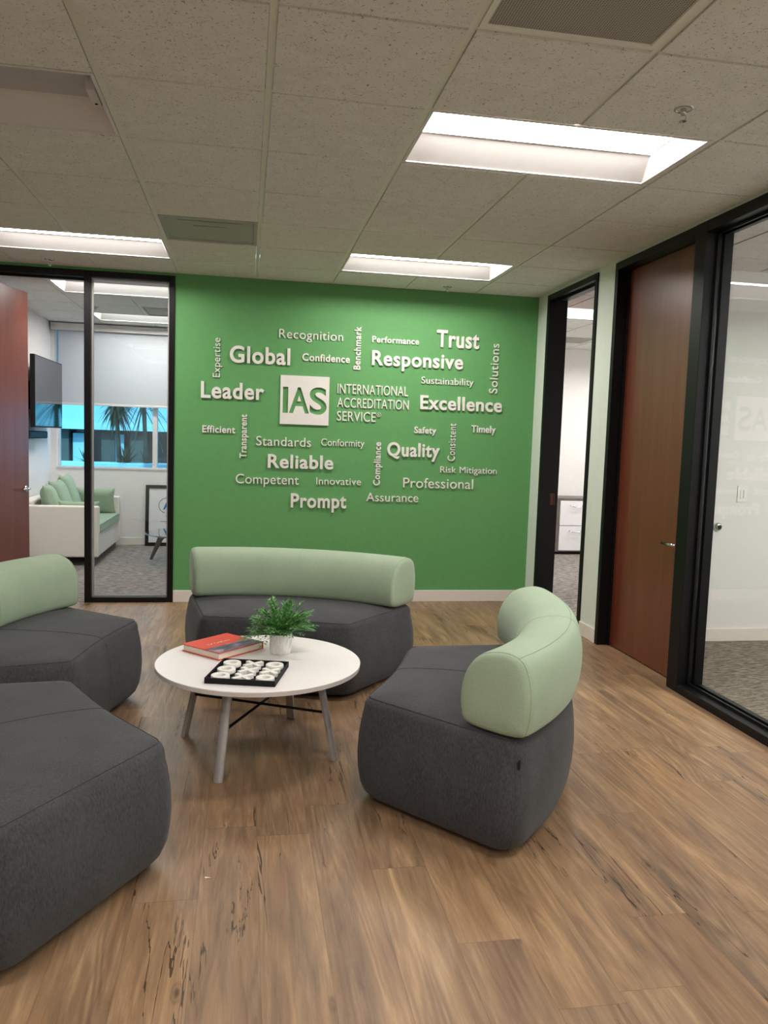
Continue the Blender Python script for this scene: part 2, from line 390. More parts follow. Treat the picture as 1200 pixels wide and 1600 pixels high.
# ------------------------------------------------------------------ ceilings
def ceiling(suffix, x0, x1, y0, y1, gx, gy, skip, label, both=False):
    """tiles as one ceiling, grid bars as a trim; skip = cells (i, j) taken by a fixture"""
    xs = sorted({x0, x1} | {gx + T * i for i in range(-20, 21) if x0 + .02 < gx + T * i < x1 - .02})
    ys = sorted({y0, y1} | {gy + T * j for j in range(-20, 21) if y0 + .02 < gy + T * j < y1 - .02})
    t = MB(); b = MB(); wx = .012; wy = .0065
    for i in range(len(xs) - 1):
        for j in range(len(ys) - 1):
            ci = math.floor(((xs[i] + xs[i + 1]) / 2 - gx) / T); cj = math.floor(((ys[j] + ys[j + 1]) / 2 - gy) / T)
            if (ci, cj) in skip: continue
            a = .0145; c = .0075
            X0, X1, Y0, Y1 = xs[i] + a, xs[i + 1] - a, ys[j] + c, ys[j + 1] - c
            # tile with a small stepped edge
            t.add([(X0, Y0, H - .004), (X1, Y0, H - .004), (X1, Y1, H - .004), (X0, Y1, H - .004), (X0, Y0, H + .012), (X1, Y0, H + .012), (X1, Y1, H + .012), (X0, Y1, H + .012)],
                  [(0, 3, 2, 1), (0, 1, 5, 4), (1, 2, 6, 5), (2, 3, 7, 6), (3, 0, 4, 7)])
    t.quad((x0, y0, H + .19), (x1, y0, H + .19), (x1, y1, H + .19), (x0, y1, H + .19))  # unseen sheet above the tiles, added to block light
    for x in xs[1:-1]:
        for j in range(len(ys) - 1):
            i = round((x - gx) / T); cj = math.floor(((ys[j] + ys[j + 1]) / 2 - gy) / T)
            if (i - 1, cj) in skip and (i, cj) in skip: continue      # the middle of a 2 x 4 fixture
            b.box(x - wx, x + wx, ys[j], ys[j + 1], H + .002, H + .03)
    for y in ys[1:-1]:
        for i in range(len(xs) - 1):
            b.box(xs[i] + wx, xs[i + 1] - wx, y - .009, y + .009, H + .004, H + .025)
    b.box(x0, x1, y0, y0 + .02, H - .002, H + .02); b.box(x0, x1, y1 - .02, y1, H - .002, H + .02); b.box(x0, x0 + .02, y0, y1, H - .002, H + .02); b.box(x1 - .02, x1, y0, y1, H - .002, H + .02)
    tag(t.build('ceiling' + suffix, 'tile'), label, 'ceiling', None, 'structure')
    tag(b.build('trim_1' + suffix, 'tee'), 'metal grid bars of the ' + label, 'trim', None, 'structure')

def mj(j): return -.506 - T * j
# main room: cell (i, j) spans x i..i+1, y from gy + T*j
MGY = -.506
main_lights = [(1, -1, 'lit ceiling light nearest the green wall on the right'), (1, -5, 'large lit ceiling light overhead at right, nearest in view'),
               (-3, -1, 'lit ceiling light at the left above the office door'), (1, -9, 'lit ceiling light overhead behind the viewer on the right'),
               (-3, -9, 'lit ceiling light overhead behind the viewer on the left'), (1, -13, 'lit ceiling light farthest behind the viewer on the right'), (-3, -13, 'lit ceiling light farthest behind the viewer on the left')]
skip = set()
for i, j, _ in main_lights: skip |= {(i, j), (i + 1, j)}
skip |= {(-3, -5), (-2, -5), (-1, -2), (1, -7)}
ceiling('', -4.2, XR, -9.6, 0, 0, MGY, skip, 'speckled tile ceiling of the lounge')
OGX, OGY = -1.768, .645
ceiling('.001', -2.38, 1.2, .12, 3.45, OGX, OGY, {(0, 0), (1, 0), (0, 3), (1, 3), (1, 2)}, 'tile ceiling of the office')
R1X, R1Y = 2.83, .37
ceiling('.002', XO, 5.2, -1.33, 3.33, R1X, R1Y, {(0, 0), (1, 0), (1, 3), (2, 2), (3, 2)}, 'tile ceiling of the file cabinet room')
R2X, R2Y = 2.88, -3.63
ceiling('.003', XO, 5.2, -5.0, -1.45, R2X, R2Y, {(1, 0), (2, 0), (2, -2), (3, -2)}, 'tile ceiling behind the right-hand glass')

def troffer(x, y, label, group, on=True, lens='lens'):
    """2 x 4 ft recessed light, lower left corner x, y"""
    t = thing('ceiling_light', label, 'ceiling light', (x + T, y + T / 2, H), group, local=True)
    a, b = T - .014, T / 2 - .012; d = .075; ia, ib = a - .055, .115
    f = MB()
    def ring(ax, by, z): return [(-ax, -by, z), (ax, -by, z), (ax, by, z), (-ax, by, z)]
    f.loft([ring(a, b, .01), ring(a, b, -.001), ring(a - .013, b - .013, -.001), ring(a - .013, b - .013, .004), ], False, False)
    f.build('frame', 'fix', t)
    h = MB(); h.loft([ring(a - .013, b - .013, .004), ring(ia, ib + .02, d), ring(ia, ib, d), ], False, False)
    if not on:
        h = MB(); h.loft([ring(a - .013, b - .013, .004), ring(a - .03, ib + .03, d), ring(a - .03, ib, d)], False, False)
    h.build('reflector', 'fix', t)
    # shallow curved lens
    l = MB(); n = 8; rows = []
    for k in range(n + 1):
        u = -1 + 2 * k / n; rows.append((ib * u, d + .012 * (1 - u * u)))
    for k in range(n):
        l.quad((-ia, rows[k][0], rows[k][1]), (-ia, rows[k + 1][0], rows[k + 1][1]), (ia, rows[k + 1][0], rows[k + 1][1]), (ia, rows[k][0], rows[k][1]))
    l.build('lens', lens if on else 'fixoff', t, smooth=True)
    if not on:
        e = MB(); e.box(ia - .012, a - .03, -.085, .07, d - .05, d + .002); e.build('end_cap', 'fix', t, bevel=.004)
        e = MB(); e.lathe([(.001, d - .052), (.006, d - .052), (.006, d - .049)], (ia + .006, .045, 0), 12); e.build('latch', 'blackm', t)
    return t
for i, j, lb in main_lights: troffer(T * i, MGY + T * j, lb, 'lounge ceiling lights')
troffer(-3 * T, MGY - 5 * T, 'unlit ceiling light with a bare channel, at the upper left', 'lounge ceiling lights', False)
troffer(OGX, OGY, 'lit ceiling light in the office nearest the glass front', 'office ceiling lights')
troffer(OGX, OGY + 3 * T, 'lit ceiling light in the office near the window shade', 'office ceiling lights')
troffer(R1X, R1Y, 'lit ceiling light seen through the open doorway by the file cabinet', 'right room ceiling lights', True, 'lens2')
troffer(R1X + 2 * T, R1Y + 2 * T, 'added ceiling light brightening the file cabinet room, hidden by the wall', 'right room ceiling lights', True, 'lens2')  # second fixture added out of view to brighten this room
troffer(R2X + 2 * T, R2Y - 2 * T, 'added unseen ceiling light brightening the room behind the right-hand glass', 'right room ceiling lights', True, 'lens2')  # added fixture, out of view, that lifts the light behind the glass
troffer(R2X + T, R2Y, 'lit ceiling light nearest the partition behind the right-hand glass', 'right room ceiling lights', True, 'lens2')

def diffuser(x, y, m, label, rings):
    t = thing('air_vent', label, 'air vent', (x + T / 2, y + T / 2, H), 'ceiling air vents', local=True)
    a = T / 2 - .013
    MB().loft([[(-q, -q, z), (q, -q, z), (q, q, z), (-q, q, z)] for q, z in ((a, .012), (a, -.003), (a - .02, -.003), (a - .024, .006))], False, False).build('frame', 'vent' if m == 'vent' else 'tee', t)
    g = MB()
    if rings:
        for q, z in ((a - .024, .006), (.20, .003), (.1, .0)):
            g.loft([[(-q, -q, z), (q, -q, z), (q, q, z), (-q, q, z)], [(-q * .96, -q * .96, z + .004), (q * .96, -q * .96, z + .004), (q * .96, q * .96, z + .004), (-q * .96, q * .96, z + .004)]])
    else: g.box(-a + .024, a - .024, -a + .024, a - .024, .002, .008)
    g.build('louver_panel' if rings else 'perforated_panel', m, t)
diffuser(T, MGY - 7 * T + T * 0 , 'perf', 'perforated metal return grille overhead at the top of the view', False)
diffuser(-T, MGY - 2 * T, 'vent', 'square grey air diffuser in the ceiling before the green wall', True)
diffuser(OGX + T, OGY + 2 * T, 'vent', 'grey air diffuser in the office ceiling', True)
diffuser(R1X + T, R1Y + 3 * T, 'perf', 'air grille in the ceiling of the file cabinet room', False)

def sprinkler(x, y, label):
    t = thing('fire_sprinkler', label, 'sprinkler', (x, y, H), 'fire sprinklers', local=True)
    MB().lathe([(.02, .0), (.036, .0), (.037, -.004), (.031, -.008), (.027, -.003), (.02, -.002)], n=28).build('escutcheon', 'chrome', t, smooth=True)
    MB().lathe([(.011, 0), (.011, -.02), (.007, -.026)], n=16).build('body', 'chrome', t, smooth=True)
    g = MB()
    for s in (-1, 1): g.tube([(s * .008, 0, -.022), (s * .011, 0, -.034), (s * .004, 0, -.046)], .0022, 6)
    g.build('yoke', 'chrome', t)
    MB().lathe([(.002, -.045), (.013, -.047), (.013, -.049), (.002, -.051)], n=20).build('deflector', 'chrome', t)
sprinkler(1.534, -3.80, 'sprinkler head in the ceiling tile right of the large overhead light')
sprinkler(1.549, -.20, 'sprinkler head in front of the green wall')
sprinkler(-1.541, -.21, 'sprinkler head above the office glass front')
sprinkler(-1.62, 2.05, 'sprinkler head in the office ceiling behind the sidelite glass')

# ------------------------------------------------------------------ office front: door_1 and sidelite window_1
Y0, Y1 = -.014, .134
fr = thing('door_1', 'open reddish brown wooden door of the left office in a black frame', 'door', (-2.2, 0, 0), kind='structure')
g = MB(); g.box(-2.26, -2.21, Y0, Y1, 0, 2.645); g.box(-2.21, -1.335, Y0, Y1, 2.592, 2.645); g.box(-2.21, -1.335, .05, .07, 2.575, 2.592)
g.build('door_frame', 'black', fr, bevel=.003)
hx, hy, ex, ey = -2.19, .09, -1.998, .88
dv = Vector((ex - hx, ey - hy, 0)); dl = dv.length; dv.normalize(); nv = Vector((dv.y, -dv.x, 0))
def dp(u, n_, z): p = Vector((hx, hy, 0)) + dv * u + nv * n_; return (p.x, p.y, z)
def dbox(mb, u0, u1, n0, n1, z0, z1):
    mb.add([dp(u0, n0, z0), dp(u1, n0, z0), dp(u1, n1, z0), dp(u0, n1, z0), dp(u0, n0, z1), dp(u1, n0, z1), dp(u1, n1, z1), dp(u0, n1, z1)],
           [(3, 2, 1, 0), (4, 5, 6, 7), (0, 1, 5, 4), (1, 2, 6, 5), (2, 3, 7, 6), (3, 0, 4, 7)])
g = MB(); dbox(g, 0, dl, -.022, .022, .01, 2.585); leaf = g.build('door_leaf', 'door', fr, bevel=.002)
leaf['_o'] = fr['_o']
g = MB(); c = dp(dl - .06, .022, .80); c2 = dp(dl - .06, .05, .80)
g.tube([dp(dl - .065, .022, .86), dp(dl - .065, .034, .86)], .026, 20)
g.tube([dp(dl - .065, .03, .86), dp(dl - .065, .07, .86), dp(dl - .085, .074, .86), dp(dl - .19, .074, .86)], .010, 10)
g.build('door_handle', 'chrome', leaf, smooth=True)
sl = thing('window_1', 'narrow glass sidelite in a black frame beside the office door', 'window', (-.98, 0, 0), kind='structure')
g = MB(); g.box(-1.335, -1.285, Y0, Y1, 0, 2.645); g.box(-.685, -.64, Y0, Y1, 0, 2.645); g.box(-1.285, -.685, Y0, Y1, 2.598, 2.645); g.box(-1.285, -.685, Y0, Y1, 0, .042)
wf = g.build('window_frame', 'black', sl, bevel=.003); wf['_o'] = sl['_o']
g = MB(); g.box(-1.285, -1.272, .035, .05, .042, 2.598); g.box(-.698, -.685, .035, .05, .042, 2.598); g.box(-1.272, -.698, .035, .05, .042, .055); g.box(-1.272, -.698, .035, .05, 2.585, 2.598)
g.build('glazing_bead', 'alu', wf)
MB().box(-1.284, -.686, .055, .063, .043, 2.597).build('pane', 'glass', sl)

# ------------------------------------------------------------------ right wall: door_2 (open), door_3 (closed), window_2 (glass)
XF, XB = XR - .012, XO + .012
d2 = thing('door_2', 'open doorway in a black frame beside the green wall', 'door', (XR, -.7, 0), kind='structure')
g = MB(); g.box(XF, XB, -.275, -.23, 0, 2.645); g.box(XF, XB, -1.195, -1.15, 0, 2.645); g.box(XF, XB, -1.15, -.275, 2.6, 2.645); g.box(XF + .05, XF + .075, -1.15, -.275, 2.58, 2.6)
f2 = g.build('door_frame', 'black', d2, bevel=.003); f2['_o'] = d2['_o']
g = MB()
for z in (.94,):
    g.box(2.503, 2.535, -.278, -.274, z - .05, z + .05); g.tube([(2.538, -.28, z - .052), (2.538, -.28, z + .052)], .006, 8)
g.build('hinge', 'bronze', f2)
g = MB(); g.box(XO + .014, XO + .058, -.15, .70, .01, 2.585); g.build('door_leaf', 'door', d2, bevel=.002)

d3 = thing('door_3', 'closed reddish brown wooden door in a black frame at right', 'door', (XR, -1.9, 0), kind='structure')
g = MB(); g.box(XF, XB, -1.515, -1.47, 0, 2.65); g.box(XF, XB, -2.457, -1.515, 2.6, 2.65); g.box(XF + .075, XF + .09, -1.53, -1.515, 0, 2.6)
f3 = g.build('door_frame', 'black', d3, bevel=.003)
lf = MB().box(2.497, 2.541, -2.45, -1.518, .008, 2.597).build('door_leaf', 'door', d3, bevel=.002); lf['_o'] = d3['_o']
g = MB(); g.tube([(2.497, -2.385, .83), (2.488, -2.385, .83)], .026, 20); g.tube([(2.49, -2.385, .83), (2.443, -2.385, .83), (2.438, -2.37, .83), (2.438, -2.255, .83)], .010, 10)
g.build('door_handle', 'chrome', lf, smooth=True)

w2 = thing('window_2', 'tall glass wall panel in a black frame at the right edge', 'window', (XR, -3.5, 0), kind='structure')
g = MB(); g.box(XF, XB, -2.57, -2.457, 0, 2.652); g.box(XF, XB, -4.6, -4.55, 0, 2.652); g.box(XF, XB, -4.55, -2.57, 2.592, 2.652); g.box(XF, XB, -4.55, -2.57, 0, .045)
f4 = g.build('window_frame', 'black', w2, bevel=.003); f4['_o'] = w2['_o']
g = MB()
for x in (2.468, 2.508):
    g.box(x, x + .012, -4.55, -2.57, .045, .06); g.box(x, x + .012, -4.55, -2.57, 2.577, 2.592); g.box(x, x + .012, -2.585, -2.57, .06, 2.577)
g.build('glazing_bead', 'black', f4)
MB().box(2.490, 2.498, -4.549, -2.571, .046, 2.591).build('pane', 'glass', w2)

# ------------------------------------------------------------------ office window, shade, outside
w3 = thing('window_3', 'office window with blue tinted panes below a roller shade', 'window', (-.7, 3.5, .93), kind='structure')
g = MB(); g.box(-2.31, .9, 3.44, 3.6, .93, .955); g.box(-2.31, -2.29, 3.5, 3.58, .955, 2.6); g.box(.88, .9, 3.5, 3.58, .955, 2.6); g.box(-2.29, .88, 3.5, 3.58, 2.58, 2.6)
for x in (-1.2, -.1): g.box(x, x + .055, 3.48, 3.58, .955, 2.58)
g.build('window_frame', 'fix', w3, bevel=.002)
for a, b in ((-2.29, -1.2), (-1.145, -.1), (-.045, .88)): MB().box(a, b, 3.54, 3.548, .955, 2.58).build('pane', 'tint', w3)
sh = thing('roller_shade', 'light grey roller shade drawn halfway down the office window', 'window shade', (-.7, 3.43, 2.6))
MB().box(-2.36, .95, 3.36, 3.44, 2.575, 2.655).build('valance', 'fix', sh, bevel=.003)
MB().box(-2.285, .9, 3.418, 3.422, 1.71, 2.58).build('shade_cloth', 'shade', sh)
MB().box(-2.285, .9, 3.413, 3.427, 1.695, 1.72).build('hem_bar', 'fix', sh, bevel=.004)

struct('floor.004', MB().box(-12, 8, 3.7, 20, -.3, -.05), 'asphalt', 'paved ground outside the window', 'ground')
bd = thing('building', 'pale building across the yard outside the office window', 'building', (-3, 14, 0))
MB().box(-12, 6, 14, 15, 1.42, 9).build('facade', 'facade', bd)
MB().box(-12, 6, 13.9, 14, 1.42, 1.54).build('ledge', 'kerb', bd)
MB().box(-12, 6, 14.7, 14.8, -.05, 1.42).build('glazing', 'facade_dark', bd)
for x in (-4.75, -3.65, -2.95, -2.0): MB().box(x, x + .32, 14.2, 14.5, -.05, 1.42).build('column', 'facade_brown', bd)
for x0, x1 in ((-4.35, -3.95), (-3.35, -3.12)): MB().box(x0, x1, 14.3, 14.4, .2, 1.32).build('door_panel', 'facade', bd)
tag(MB().box(-6, 2, 5.6, 5.9, -.05, .93).build('planter_wall', 'kerb', bevel=.02), 'long pale planter wall outside the office window', 'planter')
def palm(x, y, z0, zh, n, ln, wd, droop, label, seed):
    rnd = random.Random(seed); t = thing('palm_tree', label, 'palm tree', (x, y, z0), 'palms outside the office window')
    MB().tube([(x + .05, y, z0), (x + .02, y, z0 + (zh - z0) * .5), (x, y, zh)], [.04, .03, .035], 10).build('trunk', 'trunk', t, smooth=True)
    g = MB()
    for k in range(n):
        az = rnd.uniform(0, 6.283); el = rnd.uniform(*droop); L = ln * rnd.uniform(.7, 1.1)
        p = Vector((x, y, zh + rnd.uniform(-.05, .12))); d = Vector((math.cos(az) * math.cos(el), math.sin(az) * math.cos(el), math.sin(el)))
        side = d.cross(Vector((0, 0, 1)))
        side = side.normalized() if side.length > 1e-3 else Vector((1, 0, 0)); prev = None
        for s in range(7):
            u = s / 6; ww = wd * (1 - u) ** .7 + .001
            q = p + d * L * u + Vector((0, 0, -.45 * L * u * u)); a, b = q - side * ww, q + side * ww
            if prev: g.quad(prev[0], prev[1], b, a)
            prev = (a, b)
    g.build('fronds', 'palm', t)
palm(-1.98, 5.75, .93, 1.80, 110, .40, .02, (-1.5, .3), 'palm with a thick skirt of drooping dark leaves outside the window', 1)
palm(-1.58, 5.7, .93, 1.80, 30, .60, .013, (-1.2, .6), 'slender palm with thin arching leaves outside the window', 2)
def bush(x, y, z, n, ln, label, seed):
    rnd = random.Random(seed); g = MB()
    for k in range(n):
        az = rnd.uniform(0, 6.283); el = rnd.uniform(.25, 1.45); L = ln * rnd.uniform(.6, 1.1)
        d = Vector((math.cos(az) * math.cos(el), math.sin(az) * math.cos(el), math.sin(el))); side = d.cross(Vector((0, 0, 1))).normalized()
        p = Vector((x, y, z)); prev = None
        for s in range(5):
            u = s / 4; ww = .014 * (1 - u) ** .6 + .001; q = p + d * L * u + Vector((0, 0, -.15 * L * u * u)); a, b = q - side * ww, q + side * ww
            if prev: g.quad(prev[0], prev[1], b, a)
            prev = (a, b)
    tag(g.build('spiky_bush', 'palm'), label, 'bush', 'bushes outside the office window')
bush(-1.83, 5.72, .92, 60, .34, 'dark spiky bush between the two palms outside', 3)
bush(-1.55, 5.78, .92, 30, .28, 'spiky bush under the slender palm outside', 4)
bush(-2.42, 5.75, .92, 26, .30, 'spiky bush at the left end of the planter outside', 5)

# ------------------------------------------------------------------ green wall: words and logo
def text_mesh(body, bold):
    plain_i = 'I' in body
    if plain_i: body = body.replace('I', 'l')
    c = bpy.data.curves.new('t', 'FONT'); c.body = body; c.size = 1.0; c.extrude = .5
    c.offset = .024 if bold else .001; c.resolution_u = 6
    c.space_character = 1.08 if bold else 1.04
    o = bpy.data.objects.new('t', c); COL.objects.link(o)
    dg = bpy.context.evaluated_depsgraph_get(); me = bpy.data.meshes.new_from_object(o.evaluated_get(dg))
    bpy.data.objects.remove(o, do_unlink=True); bpy.data.curves.remove(c)
    if plain_i:            # bring the straight ascenders that stand for a serifless I down to cap height
        lo, hi = CAP[bold]; b = bmesh.new(); b.from_mesh(me); seen = set(); b.verts.ensure_lookup_table()
        for v in b.verts:
            if v.index in seen: continue
            st_ = [v]; seen.add(v.index); comp = []
            while st_:
                q = st_.pop(); comp.append(q)
                for e in q.link_edges:
                    o_ = e.other_vert(q)
                    if o_.index not in seen: seen.add(o_.index); st_.append(o_)
            y1 = max(q.co.y for q in comp); y0 = min(q.co.y for q in comp)
            if y1 > hi + .012 and y0 < lo + .05:
                for q in comp: q.co.y = lo + (q.co.y - y0) * (hi - lo) / (y1 - y0)
        b.to_mesh(me); b.free()
    return me
def bounds(me):
    xs = [v.co.x for v in me.vertices]; ys = [v.co.y for v in me.vertices]; return min(xs), max(xs), min(ys), max(ys)
CAP = {b: bounds(text_mesh('H', b))[2:] for b in (True, False)}
def place_text(me, bold, W, cap, fn):
    """scale glyphs to width W and cap height cap; fn maps (along, up, depth -1..1) to world"""
    x0, x1, _, _ = bounds(me); lo, hi = CAP[bold]; sx = W / (x1 - x0); sy = cap / (hi - lo)
    for v in me.vertices: v.co = fn((v.co.x - x0) * sx, (v.co.y - lo) * sy, v.co.z * 2)
    b = bmesh.new(); b.from_mesh(me); bmesh.ops.recalc_face_normals(b, faces=b.faces); b.to_mesh(me); b.free()
WORDS = [('Recognition',0,0.191,0.721,2.205,0.072),('Global',1,-0.204,0.286,1.985,0.137),('Confidence',1,0.385,0.783,2.028,0.061),
('Leader',1,-0.430,0.078,1.690,0.134),('Efficient',1,-0.416,-0.151,1.410,0.058),('Standards',0,0.021,0.475,1.318,0.076),('Conformity',0,0.560,0.927,1.333,0.058),
('Reliable',1,0.119,0.666,1.134,0.115),('Competent',0,-0.141,0.380,0.999,0.078),('Innovative',0,0.527,0.908,1.006,0.059),('Prompt',1,0.316,0.786,0.806,0.120),
('Performance',1,0.966,1.368,2.209,0.053),('Trust',1,1.519,1.894,2.199,0.145),('Responsive',1,0.968,1.759,2.020,0.124),('Sustainability',0,1.401,1.862,1.887,0.057),
('Excellence',1,1.397,2.124,1.669,0.119),('Safety',1,1.355,1.548,1.463,0.056),('Timely',1,1.858,2.079,1.487,0.062),('Quality',1,1.125,1.584,1.261,0.118),
('Risk',0,1.597,1.738,1.132,0.054),('Mitigation',0,1.770,2.105,1.132,0.054),('Professional',0,1.274,1.897,0.995,0.085),('Assurance',0,0.957,1.412,0.871,0.073)]
VERT = [('Benchmark',1,0.872,1.976,2.333,0.058),('Expertise',0,-0.281,1.861,2.177,0.057),('Solutions',0,2.076,1.829,2.254,0.072),
('Transparent',1,-0.057,1.209,1.569,0.057),('Compliance',1,1.070,1.007,1.376,0.058),('Consistent',0,1.721,1.234,1.557,0.063)]
def mkobj(name, me, m, parent=None):
    me.materials.clear(); me.materials.append(M[m]); o = bpy.data.objects.new(name, me); COL.objects.link(o)
    if parent is not None: o.parent = parent
    return o
for wd, b, xl, xr, zb, cp in WORDS:
    me = text_mesh(wd, bool(b)); th = .016 if b and cp > .1 else .011
    place_text(me, bool(b), xr - xl, cp, lambda a, u, d, xl=xl, zb=zb, th=th: Vector((xl + a, -th / 2 - d * th / 2 * .98, zb + u)))
    tag(mkobj('wall_lettering', me, 'letter'), 'raised white %s word "%s" on the green wall' % ('bold' if b else 'thin', wd), 'lettering', 'words on the green wall')
for wd, b, xb, z0, z1, cp in VERT:
    me = text_mesh(wd, bool(b)); th = .011
    place_text(me, bool(b), z1 - z0, cp, lambda a, u, d, xb=xb, z0=z0, th=th: Vector((xb - u, -th / 2 - d * th / 2 * .98, z0 + a)))
    tag(mkobj('wall_lettering', me, 'letter'), 'raised white upright word "%s" reading upwards on the green wall' % wd, 'lettering', 'words on the green wall')
# company name in three lines
for body, x0, x1, zb, cp in (('INTERNATIONAL', .685, 1.288, 1.773, .080), ('ACCREDITATION', .686, 1.299, 1.659, .079), ('SERVICE', .687, 1.016, 1.546, .079)):
    me = text_mesh(body, False)
    place_text(me, False, x1 - x0, cp, lambda a, u, d, x0=x0, zb=zb: Vector((x0 + a, -.0055 - d * .0054, zb + u)))
    o = mkobj('wall_lettering', me, 'letter')
    tag(o, 'raised thin white capitals "%s" right of the square logo' % body, 'lettering', 'name beside the logo')
    if body == 'SERVICE':
        g = MB(); n = 24; rr = []
        for r_, y in ((.0185, -.011), (.0185, 0), (.0155, 0), (.0155, -.011)):
            rr.append([(1.044 + r_ * math.cos(6.2832 * k / n), y, 1.607 + r_ * math.sin(6.2832 * k / n)) for k in range(n)])
        g.loft(rr + [rr[0]], False, False); rg = g.build('registered_mark', 'letter', o)
        me = text_mesh('R', False); place_text(me, False, .013, .018, lambda a, u, d: Vector((1.0378 + a, -.0055 - d * .0054, 1.598 + u))); mkobj('registered_letter', me, 'letter', rg)
# logo plate with cut-out letters
pl = MB().box(.211, .616, -.014, -.0002, 1.501, 1.903).build('logo_plate', 'letter')
for ch, xa, xb in (('I', .232, .276), ('A', .284, .452), ('S', .454, .598)):
    me = text_mesh(ch, True) if ch != 'I' else MB().box(0, 1, 0, 1, -.5, .5).build('t', 'letter').data
    if ch == 'I': bpy.data.objects.remove(bpy.data.objects['t'])
    x0, x1, y0, y1 = bounds(me); za, zc = (1.594, 1.808) if ch != 'S' else (1.588, 1.814)
    for v in me.vertices: v.co = Vector((xa + (v.co.x - x0) / (x1 - x0) * (xb - xa), -.007 - v.co.z * .06, za + (v.co.y - y0) / (y1 - y0) * (zc - za)))
    bm_ = bmesh.new(); bm_.from_mesh(me); bmesh.ops.remove_doubles(bm_, verts=bm_.verts, dist=1e-5); bmesh.ops.recalc_face_normals(bm_, faces=bm_.faces); bm_.to_mesh(me); bm_.free()
    cut = bpy.data.objects.new('c', me); COL.objects.link(cut)
    md = pl.modifiers.new('cut', 'BOOLEAN'); md.object = cut; md.operation = 'DIFFERENCE'; md.solver = 'EXACT'
    dg = bpy.context.evaluated_depsgraph_get(); nm = bpy.data.meshes.new_from_object(pl.evaluated_get(dg))
    pl.modifiers.clear(); pl.data = nm; bpy.data.objects.remove(cut, do_unlink=True)
pl.data.materials.clear(); pl.data.materials.append(M['letter'])
tag(pl, 'square white logo plate with the letters IAS cut out of it', 'logo')

# ------------------------------------------------------------------ curved lounge sofas
HA = R(25.9); RI, RO, RM = .908, 1.568, .845; SH = .42
def inset(P, d):
    n = len(P); out = []
    E_ = []
    for i in range(n):
        a, b = Vector(P[i]), Vector(P[(i + 1) % n]); t = (b - a).normalized(); nrm = Vector((-t.y, t.x)); E_.append((a + nrm * d, t))
    for i in range(n):
        (p, t), (q, s_) = E_[i - 1], E_[i]
        den = t.x * s_.y - t.y * s_.x
        if abs(den) < 1e-6: out.append(q)
        else:
            k = ((q.x - p.x) * s_.y - (q.y - p.y) * s_.x) / den; out.append(p + t * k)
    return out
def rounded(P, rads, K=6, E=5):
    """fillet every vertex (K+1 samples) and subdivide every edge (E samples between)"""
    n = len(P); arcs = []
    for i in range(n):
        p = P[i]; a = P[i - 1]; b = P[(i + 1) % n]; ta = (a - p); tb = (b - p); la, lb = ta.length, tb.length; ta.normalize(); tb.normalize()
        t = min(rads[i], .42 * la, .42 * lb); A, B = p + ta * t, p + tb * t
        arcs.append([A * (1 - u) ** 2 + p * 2 * u * (1 - u) + B * u * u for u in [k / K for k in range(K + 1)]])
    out = []
    for i in range(n):
        out += arcs[i]; a = arcs[i][-1]; b = arcs[(i + 1) % n][0]
        out += [a.lerp(b, k / (E + 1)) for k in range(1, E + 1)]
    return out
def seat_poly():
    P = [Vector((RO * math.cos(t), RO * math.sin(t))) for t in (-HA, -HA / 2, 0, HA / 2, HA)]
    P += [Vector((RI * math.cos(HA), RI * math.sin(HA))), Vector((RM, 0)), Vector((RI * math.cos(HA), -RI * math.sin(HA)))]
    return P
SEG = 6 + 1 + 5
def seat_rings():
    P = seat_poly(); rings = []
    prof = [(.016, .06), (.018, .03), (.028, .006), (.048, -.012), (.085, -.026), (.14, -.034), (.20, -.037), (.27, -.034), (.325, -.027), (.362, -.020), (.39, -.012), (.405, -.004), (.414, .006), (.420, .020), (.426, .05), (.431, .10), (.435, .16), (.438, .22), (.439, .28)]
    for z, d in prof:
        c = .075 if z < .36 else .075 - (z - .36) * .75
        c = max(.03, c)
        if d > .1 and z < .1: c = .05
        rads = [c * 1.3, .25, .25, .25, c * 1.3, c, .22, c]
        rings.append([(p.x, p.y, z) for p in rounded(inset(P, d), rads)])
    return rings
RINGS = seat_rings()
